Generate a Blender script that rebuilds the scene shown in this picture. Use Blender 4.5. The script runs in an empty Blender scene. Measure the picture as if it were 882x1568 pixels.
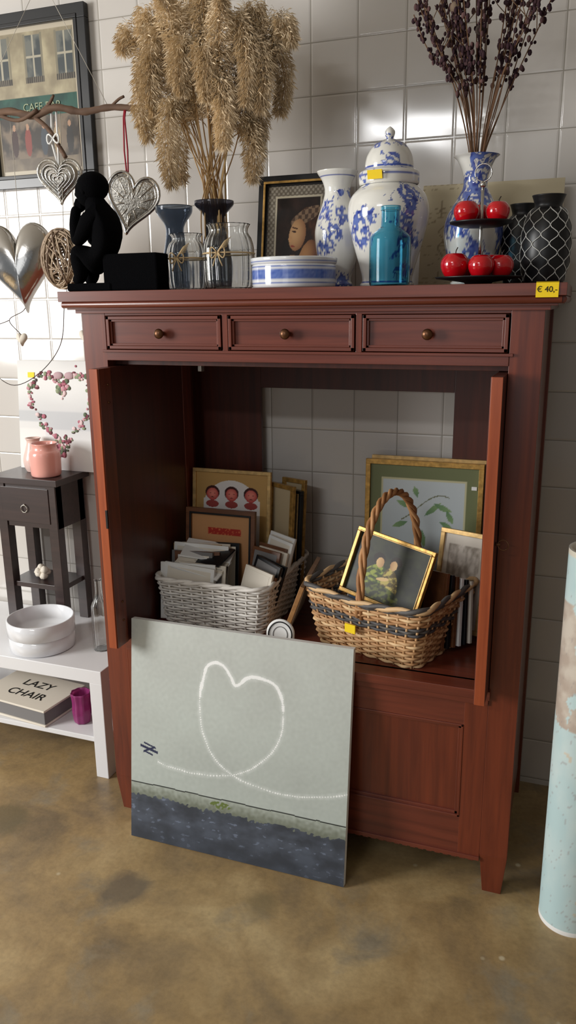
import bpy, math, random
import numpy as np
from math import sin, cos, pi, sqrt
from mathutils import Vector, Matrix, noise
random.seed(7)
S=bpy.context.scene
try: S.view_settings.view_transform='Standard'
except Exception: pass

def lin(c):
    o=[]
    for x in c[:3]:
        x=max(0,min(255,x))/255
        o.append(x/12.92 if x<=.04045 else ((x+.055)/1.055)**2.4)
    return tuple(o)+(1.0,)
def mix(a,b,t):
    t=max(0,min(1,t)); return tuple(a[i]*(1-t)+b[i]*t for i in range(3))

# ---------------------------------------------------------------- materials
def nm(name):
    m=bpy.data.materials.new(name);m.use_nodes=True
    nt=m.node_tree;b=nt.nodes['Principled BSDF'];return m,nt,b
def plain(name,c,rough=.5,metal=0,coat=0,trans=0,ior=1.45,bump=0,bscale=60,var=.0,spec=None,sheen=0):
    m,nt,b=nm(name)
    b.inputs['Base Color'].default_value=lin(c)
    b.inputs['Roughness'].default_value=rough;b.inputs['Metallic'].default_value=metal
    b.inputs['Coat Weight'].default_value=coat;b.inputs['Transmission Weight'].default_value=trans
    b.inputs['IOR'].default_value=ior
    if spec is not None: b.inputs['Specular IOR Level'].default_value=spec
    geo=nt.nodes.new('ShaderNodeNewGeometry')
    if var or bump:
        n=nt.nodes.new('ShaderNodeTexNoise');n.inputs['Scale'].default_value=bscale;n.inputs['Detail'].default_value=4
        nt.links.new(geo.outputs['Position'],n.inputs['Vector'])
        if var:
            r=nt.nodes.new('ShaderNodeValToRGB');r.color_ramp.elements[0].position=.3;r.color_ramp.elements[1].position=.7
            r.color_ramp.elements[0].color=lin([x*(1-var) for x in c]);r.color_ramp.elements[1].color=lin([x*(1+var) for x in c])
            nt.links.new(n.outputs['Fac'],r.inputs['Fac']);nt.links.new(r.outputs['Color'],b.inputs['Base Color'])
        if bump:
            bp=nt.nodes.new('ShaderNodeBump');bp.inputs['Strength'].default_value=bump;bp.inputs['Distance'].default_value=.002
            nt.links.new(n.outputs['Fac'],bp.inputs['Height']);nt.links.new(bp.outputs['Normal'],b.inputs['Normal'])
    return m
def colmat(name,rough=.5,coat=0,bump=0,spec=None):
    m,nt,b=nm(name)
    a=nt.nodes.new('ShaderNodeAttribute');a.attribute_name='Col'
    nt.links.new(a.outputs['Color'],b.inputs['Base Color'])
    b.inputs['Roughness'].default_value=rough;b.inputs['Coat Weight'].default_value=coat
    if spec is not None: b.inputs['Specular IOR Level'].default_value=spec
    if bump:
        geo=nt.nodes.new('ShaderNodeNewGeometry');n=nt.nodes.new('ShaderNodeTexNoise');n.inputs['Scale'].default_value=220
        nt.links.new(geo.outputs['Position'],n.inputs['Vector'])
        bp=nt.nodes.new('ShaderNodeBump');bp.inputs['Strength'].default_value=bump;bp.inputs['Distance'].default_value=.001
        nt.links.new(n.outputs['Fac'],bp.inputs['Height']);nt.links.new(bp.outputs['Normal'],b.inputs['Normal'])
    return m
def wood(name,c1,c2,axis='z',rough=.32,coat=.2):
    m,nt,b=nm(name)
    geo=nt.nodes.new('ShaderNodeNewGeometry');mp=nt.nodes.new('ShaderNodeMapping')
    s={'z':(38,38,2.0),'x':(2.0,38,38),'y':(38,2.0,38)}[axis]
    mp.inputs['Scale'].default_value=s
    nt.links.new(geo.outputs['Position'],mp.inputs['Vector'])
    n=nt.nodes.new('ShaderNodeTexNoise');n.inputs['Scale'].default_value=1.3;n.inputs['Detail'].default_value=5;n.inputs['Roughness'].default_value=.55;n.inputs['Distortion'].default_value=.5
    nt.links.new(mp.outputs['Vector'],n.inputs['Vector'])
    r=nt.nodes.new('ShaderNodeValToRGB');r.color_ramp.elements[0].position=.25;r.color_ramp.elements[1].position=.75
    r.color_ramp.elements[0].color=lin(c1);r.color_ramp.elements[1].color=lin(c2)
    nt.links.new(n.outputs['Fac'],r.inputs['Fac']);nt.links.new(r.outputs['Color'],b.inputs['Base Color'])
    b.inputs['Roughness'].default_value=rough;b.inputs['Coat Weight'].default_value=coat;b.inputs['Coat Roughness'].default_value=.25
    bp=nt.nodes.new('ShaderNodeBump');bp.inputs['Strength'].default_value=.08;bp.inputs['Distance'].default_value=.001
    nt.links.new(n.outputs['Fac'],bp.inputs['Height']);nt.links.new(bp.outputs['Normal'],b.inputs['Normal'])
    return m
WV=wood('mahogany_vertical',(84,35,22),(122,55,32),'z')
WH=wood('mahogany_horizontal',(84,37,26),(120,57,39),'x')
WD=wood('mahogany_inner_shaded',(60,25,17),(88,38,24),'z',.4,.1)  # darker mahogany copy, interior shade put into the colour
WO=wood('mahogany_edge_lit',(136,62,34),(174,88,50),'z')  # brighter orange copy, light on the door edges painted in
DW=wood('dark_walnut',(34,22,22),(56,38,36),'x',.4)
BW=wood('brown_frame_wood',(84,50,30),(120,76,46),'x',.4,.1)
TW=wood('tan_frame_wood',(140,96,56),(176,130,82),'x',.4,.1)
DRIFT=wood('driftwood_bark',(70,50,38),(120,92,72),'x',.8,0)
GOLD=plain('gilded',(186,146,80),.38,.6,var=.15,bump=.3)
GOLD2=plain('pale_gilded',(200,166,110),.4,.5,var=.1,bump=.2)
BLKF=plain('black_frame',(20,22,26),.35,coat=.2)
PAINT=colmat('painted_surface',.6,bump=.25)
PAPER=colmat('printed_paper',.75)
GLOSSP=colmat('framed_print',.4,spec=.25)
PORC=colmat('glazed_porcelain',.12,coat=.6)
MATTE=colmat('matte_fibre',.9,spec=.15)
WICK=colmat('wicker',.6)
BLACK=plain('flocked_black',(7,7,9),.95,spec=.05,bump=.8,bscale=400)
BLKG=plain('satin_black_glaze',(18,18,20),.4)
WHITE=plain('white_lacquer',(222,222,224),.35,coat=.2)
WHITEC=plain('white_ceramic',(226,228,232),.15,coat=.6)
NET=plain('white_net',(205,205,200),.6)
SILVER=plain('polished_silver',(205,203,200),.16,1,bump=.3,bscale=40)
SILV2=plain('hammered_silver',(190,186,178),.3,1,bump=1,bscale=160)
WIRE=plain('dark_wire',(60,50,45),.5,.5)
STR=plain('thin_cord',(190,184,172),.8)
REDR=plain('red_ribbon',(150,25,45),.6)
APPLE=plain('red_apple_gloss',(190,8,22),.12,coat=1)
BLUEG=plain('blue_glass',(150,214,234),.02,trans=1,ior=1.22)
CLEAR=plain('clear_glass',(252,254,254),.02,trans=1,ior=1.35)
SMOKE=plain('smoked_glass',(128,138,152),.04,trans=.95,ior=1.25)
SMOKE2=plain('dark_smoked_glass',(96,96,108),.05,trans=.85,ior=1.3)
PURG=plain('magenta_glass',(205,90,165),.08,trans=.7,ior=1.4)
PINK=plain('pink_wax_glass',(238,172,160),.25,coat=.6)
PINK2=plain('pale_pink_ceramic',(228,198,188),.3,coat=.3)
YEL=plain('yellow_sticker',(250,215,20),.6)
INK=plain('black_ink',(12,12,12),.7)
ROPE=plain('jute_twine',(190,165,125),.9)
BRASS=plain('aged_brass',(105,72,50),.35,.8)
CREAM=plain('cream_card',(222,214,200),.7)
WPAP=plain('white_paper',(232,232,230),.7)
GREYB=plain('grey_cloth',(120,118,118),.8)

# ---------------------------------------------------------------- mesh builder
class MB:
    def __init__(s):
        s.v=[];s.f=[];s.fm=[];s.fs=[];s.c=[];s.mats=[];s.M=Matrix()
    def mi(s,m):
        if m not in s.mats:s.mats.append(m)
        return s.mats.index(m)
    def add(s,vs,fs,m,smooth=False,cols=None):
        b=len(s.v);k=s.mi(m);M=s.M
        for p in vs: s.v.append(tuple(M@Vector(p)))
        if cols is None: cols=[(1,1,1,1)]*len(vs)
        elif len(cols)==4 and not isinstance(cols[0],(tuple,list)): cols=[tuple(cols)]*len(vs)
        s.c.extend(cols)
        for f in fs:
            s.f.append(tuple(b+i for i in f));s.fm.append(k);s.fs.append(smooth)
    def box(s,x0,x1,y0,y1,z0,z1,m,tp=0,col=None):
        vs=[(x0+tp,y0+tp,z0),(x1-tp,y0+tp,z0),(x1-tp,y1-tp,z0),(x0+tp,y1-tp,z0),(x0,y0,z1),(x1,y0,z1),(x1,y1,z1),(x0,y1,z1)]
        fs=[(0,3,2,1),(4,5,6,7),(0,1,5,4),(1,2,6,5),(2,3,7,6),(3,0,4,7)]
        s.add(vs,fs,m,False,col)
    def tube(s,pts,r,m,n=6,closed=False,col=None):
        P=[Vector(p) for p in pts];N=len(P)
        if not hasattr(r,'__len__'): r=[r]*N
        vs=[];prev=None
        for i,p in enumerate(P):
            if closed: t=P[(i+1)%N]-P[i-1]
            else: t=P[min(i+1,N-1)]-P[max(i-1,0)]
            if t.length<1e-9:t=Vector((0,0,1))
            t.normalize()
            if prev is None:
                a=Vector((0,0,1)) if abs(t.z)<.9 else Vector((1,0,0))
                u=t.cross(a).normalized()
            else:
                u=(prev-t*prev.dot(t))
                u=u.normalized() if u.length>1e-6 else t.orthogonal().normalized()
            prev=u;w=t.cross(u)
            for k in range(n):
                an=2*pi*k/n;vs.append(tuple(p+(u*cos(an)+w*sin(an))*r[i]))
        fs=[]
        for i in range(N if closed else N-1):
            j=(i+1)%N
            for k in range(n):
                k2=(k+1)%n;fs.append((i*n+k,i*n+k2,j*n+k2,j*n+k))
        if not closed:
            fs.append(tuple(range(n-1,-1,-1)));fs.append(tuple((N-1)*n+k for k in range(n)))
        s.add(vs,fs,m,True,col)
    def lathe(s,prof,c,m,seg=48,colf=None,rf=None,smooth=True,col=None):
        vs=[];cs=[]
        for r,z in prof:
            for k in range(seg):
                a=2*pi*k/seg;rr=r*(rf(a,z) if rf else 1)
                vs.append((c[0]+rr*cos(a),c[1]+rr*sin(a),c[2]+z))
                if colf: cs.append(colf(a,z,rr))
        fs=[]
        for i in range(len(prof)-1):
            for k in range(seg):
                k2=(k+1)%seg;fs.append((i*seg+k,i*seg+k2,(i+1)*seg+k2,(i+1)*seg+k))
        s.add(vs,fs,m,smooth,cs if colf else col)
    def ball(s,c,r,m,seg=12,rings=8,sc=(1,1,1),col=None):
        vs=[];fs=[]
        for i in range(rings+1):
            ph=pi*i/rings
            for k in range(seg):
                a=2*pi*k/seg
                vs.append((c[0]+r*sc[0]*sin(ph)*cos(a),c[1]+r*sc[1]*sin(ph)*sin(a),c[2]-r*sc[2]*cos(ph)))
        for i in range(rings):
            for k in range(seg):
                k2=(k+1)%seg;fs.append((i*seg+k,i*seg+k2,(i+1)*seg+k2,(i+1)*seg+k))
        s.add(vs,fs,m,True,col)
    def grid(s,w,h,nx,ny,func,m,y=0,z0=0):
        vs=[];cs=[];fs=[]
        for j in range(ny+1):
            for i in range(nx+1):
                u=i/nx;v=1-j/ny
                vs.append((-w/2+u*w,y,z0+h*(1-v)));cs.append(lin(func(u,v)))
        for j in range(ny):
            for i in range(nx):
                a=j*(nx+1)+i;fs.append((a,a+1,a+nx+2,a+nx+1))
        s.add(vs,fs,m,False,cs)
    def pic(s,w,h,fw,d,fm,func,nx=60,ny=60,pm=None,mitre=None):
        s.box(-w/2,w/2,-d,0,0,fw,fm);s.box(-w/2,w/2,-d,0,h-fw,h,fm)
        s.box(-w/2,-w/2+fw,-d,0,fw,h-fw,fm);s.box(w/2-fw,w/2,-d,0,fw,h-fw,fm)
        if mitre:
            q=fw*.7;e=.003
            s.box(-w/2+q,w/2-q,-d-e,-d+.001,q,fw,mitre);s.box(-w/2+q,w/2-q,-d-e,-d+.001,h-fw,h-q,mitre)
            s.box(-w/2+q,-w/2+fw,-d-e,-d+.001,fw,h-fw,mitre);s.box(w/2-fw,w/2-q,-d-e,-d+.001,fw,h-fw,mitre)
        s.box(-w/2+.002,w/2-.002,-d*.4,-.0005,.002,h-.002,BW)
        s.grid(w-2*fw,h-2*fw,nx,ny,func,pm or GLOSSP,-d*.4-.001,fw)
    def build(s,name,bevel=0,seg=2,parent=None):
        me=bpy.data.meshes.new(name);me.from_pydata(s.v,[],s.f)
        for m in s.mats: me.materials.append(m)
        me.polygons.foreach_set('material_index',s.fm);me.polygons.foreach_set('use_smooth',s.fs)
        ca=me.color_attributes.new('Col','FLOAT_COLOR','POINT')
        ca.data.foreach_set('color',np.array(s.c,dtype=np.float32).ravel())
        me.update()
        ob=bpy.data.objects.new(name,me);S.collection.objects.link(ob)
        if bevel:
            b=ob.modifiers.new('b','BEVEL');b.width=bevel;b.segments=seg;b.limit_method='ANGLE';b.angle_limit=math.radians(50)
        if parent: ob.parent=parent
        return ob
def T(x,y,z): return Matrix.Translation((x,y,z))
def R(a,ax): return Matrix.Rotation(math.radians(a),4,ax)
def lean(x,y,z,a=0,yaw=0,roll=0): return T(x,y,z)@R(yaw,'Z')@R(-a,'X')@R(roll,'Y')
def spl(P,n):
    P=[Vector(p) for p in P];o=[]
    Q=[P[0]*2-P[1]]+P+[P[-1]*2-P[-2]]
    for i in range(1,len(Q)-2):
        for k in range(n):
            t=k/n;a,b,c,d=Q[i-1],Q[i],Q[i+1],Q[i+2]
            o.append(.5*((2*b)+(c-a)*t+(2*a-5*b+4*c-d)*t*t+(3*b-a-3*c+d)*t**3))
    o.append(P[-1]);return o
def prof(P,n=6):
    return [(max(0.0,p.x),p.y) for p in spl([(a,b,0) for a,b in P],n)]
def text(body,size,M,mat,parent,name='lettering',ext=.0004):
    c=bpy.data.curves.new(name,'FONT');c.body=body;c.size=size;c.extrude=ext;c.align_x='CENTER';c.align_y='CENTER'
    c.materials.append(mat);o=bpy.data.objects.new(name,c);S.collection.objects.link(o);o.matrix_world=M
    if parent: o.parent=parent
    return o
def nz(x,y,z=0): return noise.noise(Vector((x,y,z)))
def fr(x,y,z=0,o=4): return noise.fractal(Vector((x,y,z)),1.0,2.0,o)
def el(u,v,cu,cv,ru,rv): return ((u-cu)/ru)**2+((v-cv)/rv)**2
def elr(u,v,cu,cv,ru,rv,an):
    a=math.radians(an);x=u-cu;y=v-cv;p=x*cos(a)+y*sin(a);q=-x*sin(a)+y*cos(a);return (p/ru)**2+(q/rv)**2

# ---------------------------------------------------------------- room
def tile_mat():
    m,nt,b=nm('glazed_wall_tiles')
    L=nt.links.new
    def math_(op,a,b_=None,c_=None):
        n=nt.nodes.new('ShaderNodeMath');n.operation=op
        for i,x in enumerate((a,b_,c_)):
            if x is None: continue
            if isinstance(x,(int,float)): n.inputs[i].default_value=x
            else: L(x,n.inputs[i])
        return n.outputs[0]
    geo=nt.nodes.new('ShaderNodeNewGeometry');sp=nt.nodes.new('ShaderNodeSeparateXYZ');L(geo.outputs['Position'],sp.inputs[0])
    x=math_('ADD',sp.outputs[0],-.0422);z=math_('ADD',sp.outputs[2],-.021)
    d=math_('MINIMUM',math_('PINGPONG',x,.075),math_('PINGPONG',z,.075))
    mr=nt.nodes.new('ShaderNodeMapRange');mr.interpolation_type='SMOOTHSTEP';mr.inputs['From Min'].default_value=.0009;mr.inputs['From Max'].default_value=.0022;L(d,mr.inputs['Value'])
    cb=nt.nodes.new('ShaderNodeCombineXYZ');L(math_('FLOOR',math_('DIVIDE',x,.15)),cb.inputs[0]);L(math_('FLOOR',math_('DIVIDE',z,.15)),cb.inputs[1])
    wn=nt.nodes.new('ShaderNodeTexWhiteNoise');L(cb.outputs[0],wn.inputs['Vector'])
    mt=nt.nodes.new('ShaderNodeMix');mt.data_type='RGBA';L(wn.outputs['Value'],mt.inputs[0]);mt.inputs[6].default_value=lin((196,191,185));mt.inputs[7].default_value=lin((206,202,197))
    mx=nt.nodes.new('ShaderNodeMix');mx.data_type='RGBA';L(mr.outputs[0],mx.inputs[0]);mx.inputs[6].default_value=lin((150,145,136));L(mt.outputs[2],mx.inputs[7])
    L(mx.outputs[2],b.inputs['Base Color'])
    b.inputs['Roughness'].default_value=.1
    n=nt.nodes.new('ShaderNodeTexNoise');n.inputs['Scale'].default_value=6;n.inputs['Detail'].default_value=1
    L(geo.outputs['Position'],n.inputs['Vector'])
    mr2=nt.nodes.new('ShaderNodeMapRange');mr2.interpolation_type='SMOOTHSTEP';mr2.inputs['From Min'].default_value=.001;mr2.inputs['From Max'].default_value=.007;L(d,mr2.inputs['Value'])
    h=math_('ADD',math_('MULTIPLY',mr2.outputs[0],.6),math_('MULTIPLY',n.outputs['Fac'],.8))
    bp=nt.nodes.new('ShaderNodeBump');bp.inputs['Strength'].default_value=.5;bp.inputs['Distance'].default_value=.003
    L(h,bp.inputs['Height']);L(bp.outputs['Normal'],b.inputs['Normal'])
    return m
def floor_mat():
    m,nt,b=nm('stained_concrete')
    geo=nt.nodes.new('ShaderNodeNewGeometry')
    def noi(s,d,dist=0):
        n=nt.nodes.new('ShaderNodeTexNoise');n.inputs['Scale'].default_value=s;n.inputs['Detail'].default_value=d;n.inputs['Distortion'].default_value=dist;n.inputs['Roughness'].default_value=.6
        nt.links.new(geo.outputs['Position'],n.inputs['Vector']);return n
    def mixc(fac,a,b_,mode='MIX'):
        x=nt.nodes.new('ShaderNodeMix');x.data_type='RGBA';x.blend_type=mode
        for i,q in ((0,fac),(6,a),(7,b_)):
            if isinstance(q,(int,float)): x.inputs[i].default_value=q
            elif isinstance(q,tuple): x.inputs[i].default_value=q
            else: nt.links.new(q,x.inputs[i])
        return x.outputs[2]
    def ramp(src,p0,p1,c0=(0,0,0,1),c1=(1,1,1,1)):
        r=nt.nodes.new('ShaderNodeValToRGB');r.color_ramp.elements[0].position=p0;r.color_ramp.elements[1].position=p1
        r.color_ramp.elements[0].color=c0;r.color_ramp.elements[1].color=c1;nt.links.new(src,r.inputs['Fac']);return r.outputs['Color']
    n1=noi(2.6,7,.5);r=nt.nodes.new('ShaderNodeValToRGB')
    e=r.color_ramp.elements;e[0].position=.34;e[0].color=lin((128,110,84));e[1].position=.68;e[1].color=lin((190,166,122))
    x=e.new(.5);x.color=lin((164,138,96));nt.links.new(n1.outputs['Fac'],r.inputs['Fac'])
    n2=noi(4.2,6,.4)
    c_=mixc(ramp(n2.outputs['Fac'],.56,.70),r.outputs['Color'],lin((146,134,112)))
    n3=noi(70,4);c_=mixc(.28,c_,ramp(n3.outputs['Fac'],.3,.6,(.45,.45,.45,1)),'MULTIPLY')
    n5=noi(14,5,.3);c_=mixc(.32,c_,ramp(n5.outputs['Fac'],.35,.62,(.5,.48,.46,1)),'MULTIPLY')
    v=nt.nodes.new('ShaderNodeTexVoronoi');v.inputs['Scale'].default_value=7;nt.links.new(geo.outputs['Position'],v.inputs['Vector'])
    c_=mixc(ramp(v.outputs['Distance'],.03,.07,(1,1,1,1),(0,0,0,1)),c_,lin((196,182,152)))
    for (sx,sy,rr,cc) in((.22,-.93,.075,(92,84,74)),(-.33,-.78,.085,(104,92,66)),(.62,-.86,.05,(120,104,74))):
        dn=nt.nodes.new('ShaderNodeVectorMath');dn.operation='DISTANCE';nt.links.new(geo.outputs['Position'],dn.inputs[0]);dn.inputs[1].default_value=(sx,sy,0)
        ad=nt.nodes.new('ShaderNodeMath');ad.operation='MULTIPLY_ADD';ad.inputs[1].default_value=.07;nt.links.new(n5.outputs['Fac'],ad.inputs[0]);nt.links.new(dn.outputs['Value'],ad.inputs[2])
        c_=mixc(ramp(ad.outputs[0],rr+.01,rr+.05,(.75,.75,.75,1),(0,0,0,1)),c_,lin(cc))
    nt.links.new(c_,b.inputs['Base Color'])
    rr=nt.nodes.new('ShaderNodeMapRange');rr.inputs['To Min'].default_value=.22;rr.inputs['To Max'].default_value=.5
    nt.links.new(n2.outputs['Fac'],rr.inputs['Value']);nt.links.new(rr.outputs[0],b.inputs['Roughness'])
    bp=nt.nodes.new('ShaderNodeBump');bp.inputs['Strength'].default_value=.15;bp.inputs['Distance'].default_value=.003
    nt.links.new(n3.outputs['Fac'],bp.inputs['Height']);nt.links.new(bp.outputs['Normal'],b.inputs['Normal'])
    return m
PLAST=plain('plaster',(205,202,195),.9)
PLASD=plain('grey_plaster',(120,116,110),.9)
b=MB();b.box(-3.2,2.6,0,.12,0,3.2,tile_mat());b.build('wall_back')
b=MB();b.box(-3.2,2.6,-6.2,.12,-.1,0,floor_mat());b.build('floor')
b=MB();b.box(2.5,2.6,-6.2,0,0,3.2,PLASD);b.build('unseen_wall_right')  # unseen wall added to cut ambient from the right, grey to limit bounce
b=MB();b.box(-3.2,2.6,-6.2,.12,3.2,3.3,PLAST);b.build('unseen_ceiling')  # unseen, added to cut ambient light from above

# ---------------------------------------------------------------- cabinet
c=MB();W=1.265
c.box(-.045,1.31,-.648,-.01,1.656,1.684,WH)
c.tube([(-.036,-.636,1.648),(1.301,-.636,1.648)],.010,WH,10)
c.tube([(1.301,-.636,1.648),(1.301,-.02,1.648)],.010,WH,10)
c.tube([(-.036,-.636,1.648),(-.036,-.02,1.648)],.010,WH,10)
c.box(-.028,1.293,-.632,-.02,1.634,1.657,WH)
c.box(-.012,1.277,-.616,-.02,1.624,1.636,WH)
for x0,x1 in((0,.076),(W-.076,W)):
    c.box(x0,x1,-.604,-.55,.13,1.63,WV);c.box(x0,x1,-.604,-.55,0,.13,WV,.012)
    if x0==0: c.box(0,.06,-.075,-.02,0,1.63,WV)
    else: c.box(x1-.06,x1,-.075,-.02,0,1.63,WV)
c.box(.008,.03,-.55,-.07,.1,1.63,WV);c.box(W-.03,W-.008,-.55,-.07,.1,1.63,WV)
xa,xb=.076,W-.076
c.box(xa,xb,-.6035,-.57,1.617,1.63,WH)
c.box(xa,xb,-.606,-.55,1.4936,1.5203,WH)
c.box(xa-.01,xb+.01,-.612,-.59,1.5165,1.5235,WH)
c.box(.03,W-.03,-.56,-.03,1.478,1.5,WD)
u=(xb-xa)/3
for i in range(3):
    x0=xa+i*u;x1=x0+u
    if i: c.box(x0-.008,x0+.008,-.6037,-.57,1.52,1.62,WV)
    a0=x0+(.011 if i else .004);a1=x1-(.011 if i<2 else .004);z0,z1=1.5255,1.6155
    c.box(a0,a1,-.594,-.40,z0,z1,WH)
    for k,(q,yy) in enumerate(((0,-.607),(.009,-.601))):
        e=.009 if k==0 else .006
        c.box(a0+q,a1-q,yy,-.59,z0+q,z0+q+e,WH);c.box(a0+q,a1-q,yy,-.59,z1-q-e,z1-q,WH)
        c.box(a0+q,a0+q+e,yy,-.59,z0+q,z1-q,WV);c.box(a1-q-e,a1-q,yy,-.59,z0+q,z1-q,WV)
    c.M=T((x0+x1)/2-.01,-.594,1.568)@R(90,'X')
    c.lathe(prof([(.0,0),(.006,0),(.006,.01),(.013,.016),(.013,.024),(.006,.029),(0,.03)],4),(0,0,0),BRASS,20);c.M=Matrix()
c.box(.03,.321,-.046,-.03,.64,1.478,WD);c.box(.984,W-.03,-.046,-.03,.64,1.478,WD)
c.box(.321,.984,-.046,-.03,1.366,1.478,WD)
c.box(.03,W-.03,-.56,-.03,.612,.64,WH);c.box(xa-.004,xb+.004,-.616,-.55,.614,.64,WH)
c.box(xa,xb,-.61,-.57,.596,.614,WH)
c.box(xa,xb,-.604,-.58,.525,.597,WH);c.box(xa,xb,-.604,-.58,.118,.235,WH)
c.box(xa,.138,-.6042,-.58,.118,.6,WV);c.box(1.127,xb,-.6042,-.58,.118,.6,WV)
c.box(.138,1.127,-.594,-.575,.235,.525,WV)
for e,y in((.006,-.606),(.014,-.6)):
    c.box(.138,1.127,y,-.59,.235,.235+e,WH);c.box(.138,1.127,y,-.59,.525-e,.525,WH)
    c.box(.138,.138+e,y,-.59,.235,.525,WV);c.box(1.127-e,1.127,y,-.59,.235,.525,WV)
c.box(xa,xb,-.61,-.58,.108,.12,WH)
for i in range(46):
    x=xa+.012+i*(xb-xa-.02)/46;c.box(x,x+.016,-.603,-.585,.100,.109,WH)
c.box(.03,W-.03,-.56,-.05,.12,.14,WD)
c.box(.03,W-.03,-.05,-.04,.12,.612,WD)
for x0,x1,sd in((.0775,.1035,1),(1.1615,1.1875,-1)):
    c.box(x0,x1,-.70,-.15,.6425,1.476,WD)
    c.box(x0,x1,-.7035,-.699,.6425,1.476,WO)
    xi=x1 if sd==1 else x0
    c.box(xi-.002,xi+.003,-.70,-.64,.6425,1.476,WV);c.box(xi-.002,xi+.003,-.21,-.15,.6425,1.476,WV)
c.box(.0975,.1045,-.705,-.69,1.02,1.075,BLKG)
for z in (1.38,1.43,.78,.72): c.ball((.1068,-.66,z),.004,BRASS,8,6)
c.tube([(1.1875,-.665,1.066),(1.2,-.665,1.066)],.005,BRASS,8)
c.tube([(1.207+.013*cos(a),-.668,1.066+.013*sin(a)) for a in np.linspace(0,2*pi,20,endpoint=False)],.0018,BRASS,6,True)
c.box(.27,.282,-.42,-.40,1.45,1.478,SILV2)
cab=c.build('tv_armoire_cabinet',.0022,2)
t=MB();t.box(1.243,1.292,-.6505,-.6485,1.652,1.6855,YEL);t.box(1.243,1.292,-.6505,-.63,1.6845,1.6862,YEL)
tg=t.build('price_tag');text('€ 40,-',.018,T(1.267,-.651,1.669)@R(90,'X'),INK,tg)

# ---------------------------------------------------------------- canvas
hp=[(.0,.60),(.06,.60),(.15,.63),(.30,.645),(.48,.622),(.60,.557),(.69,.45),(.715,.333),(.69,.21),(.61,.175),(.55,.185),(.50,.225),(.475,.19),(.44,.145),(.40,.14),(.36,.18),(.335,.305),(.35,.45),(.42,.57),(.52,.628),(.69,.655),(.84,.643),(1.0,.60)]
hp=np.array([(p.x,p.y) for p in spl([(a,b_,0) for a,b_ in hp],14)])
def canv(u,v):
    n=fr(u*4,v*4,1);n2=nz(u*60,v*60,3)
    col=mix((192,197,192),(172,182,176),v+.2*n)
    col=tuple(x+5*n2+9*n for x in col)
    wu=u+.005*nz(u*12,v*12,8);wv=v+.006*nz(u*12,v*12,2)
    d=np.sqrt(((hp-(wu,wv))**2).sum(1));i=int(d.argmin());dm=d[i]
    w=.0030+.0018*nz(u*40,v*40)
    if wv<.3 and .33<u<.72: w+=.003+.006*max(0,nz(u*25,v*25,9))
    if u>.13:
        if dm<w: col=mix(col,(250,252,252),.95)
        elif dm<w+.014: col=mix(col,(240,244,244),.5*(1-(dm-w)/.014)*(.6+.6*nz(u*50,v*50,5)))
    pu,pv=u-.09,v-.575
    if abs(pv-.25*pu)<.006 and abs(pu)<.045 or abs(pv+.5*pu-.002)<.005 and abs(pu)<.028 or abs(pv-.3*pu+.018)<.004 and abs(pu-.005)<.03 or abs(pv-.3*pu-.02)<.004 and abs(pu)<.02: col=(36,42,74)
    L=.735+.003*nz(u*9,0)
    if v>L:
        k=(v-L)/.06
        col=mix((166,174,166),(112,118,104),k+.4*n2)
        if v-L<.005: col=(30,34,32)
        if k>1+.25*n2+.3*n:
            m=fr(u*9,v*14,7);col=mix((52,57,66),(82,90,104),.5+m)
            if nz(u*40,v*90,2)>.40 and m>.0: col=mix(col,(136,150,176),.5)
            col=mix(col,(48,54,64),max(0,(v-.86)*4))
        if el(u,v,.44,.765,.05,.016)<1 and nz(u*90,v*60)>-.1: col=(98,114,56)
    return col
m=MB();m.M=lean(.469,-.717,0.003,math.degrees(math.asin(.085/.72)))
m.box(-.353,.353,.001,.02,0,.718,WPAP)
m.grid(.706,.718,400,400,canv,PAINT)
m.build('heart_canvas_painting')

# ---------------------------------------------------------------- objects on top
ZT=1.6845
t=MB()
t.box(.085,.255,-.612,-.542,ZT,ZT+.098,BLACK)
t.box(-.035,.11,-.615,-.54,ZT,ZT+.022,BLACK)
sc=t.build('thinker_sculpture',.005)
def skin(name,joints,edges,mat,parent,root=0,sub=2):
    me=bpy.data.meshes.new(name);me.from_pydata([j[:3] for j in joints],edges,[]);ob=bpy.data.objects.new(name,me);S.collection.objects.link(ob)
    sk=ob.modifiers.new('s','SKIN');sk.use_smooth_shade=True
    for i,j in enumerate(joints):
        r=j[3];r=(r,r) if not isinstance(r,tuple) else r
        me.skin_vertices[0].data[i].radius=r
    me.skin_vertices[0].data[root].use_root=True
    su=ob.modifiers.new('u','SUBSURF');su.levels=sub;su.render_levels=sub
    me.materials.append(mat)
    if parent: ob.parent=parent
    return ob
J=[(.090,-.578,1.765,.052),(.088,-.578,1.810,.050),(.080,-.578,1.860,.050),(.064,-.578,1.900,.042),(.052,-.578,1.925,.027),
   (.040,-.578,1.945,.030),(.034,-.578,1.960,.028),
   (.050,-.600,1.760,.038),(.002,-.604,1.800,.029),(.008,-.602,1.745,.025),(.004,-.602,1.715,.020),(-.020,-.602,1.712,.012),
   (.050,-.556,1.758,.038),(.008,-.552,1.795,.029),(.014,-.553,1.745,.025),(.012,-.553,1.715,.020),(-.012,-.553,1.712,.012),
   (.066,-.610,1.890,.028),(.030,-.612,1.840,.023),(.002,-.602,1.812,.019),(-.008,-.594,1.865,.016),(-.002,-.586,1.915,.015),
   (.068,-.546,1.890,.028),(.036,-.546,1.836,.023),(.008,-.556,1.815,.019)]
E=[(0,1),(1,2),(2,3),(3,4),(4,5),(5,6),(0,7),(7,8),(8,9),(9,10),(10,11),(0,12),(12,13),(13,14),(14,15),(15,16),(2,17),(17,18),(18,19),(19,20),(20,21),(2,22),(22,23),(23,24)]
skin('figure',J,E,BLACK,sc)
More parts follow.
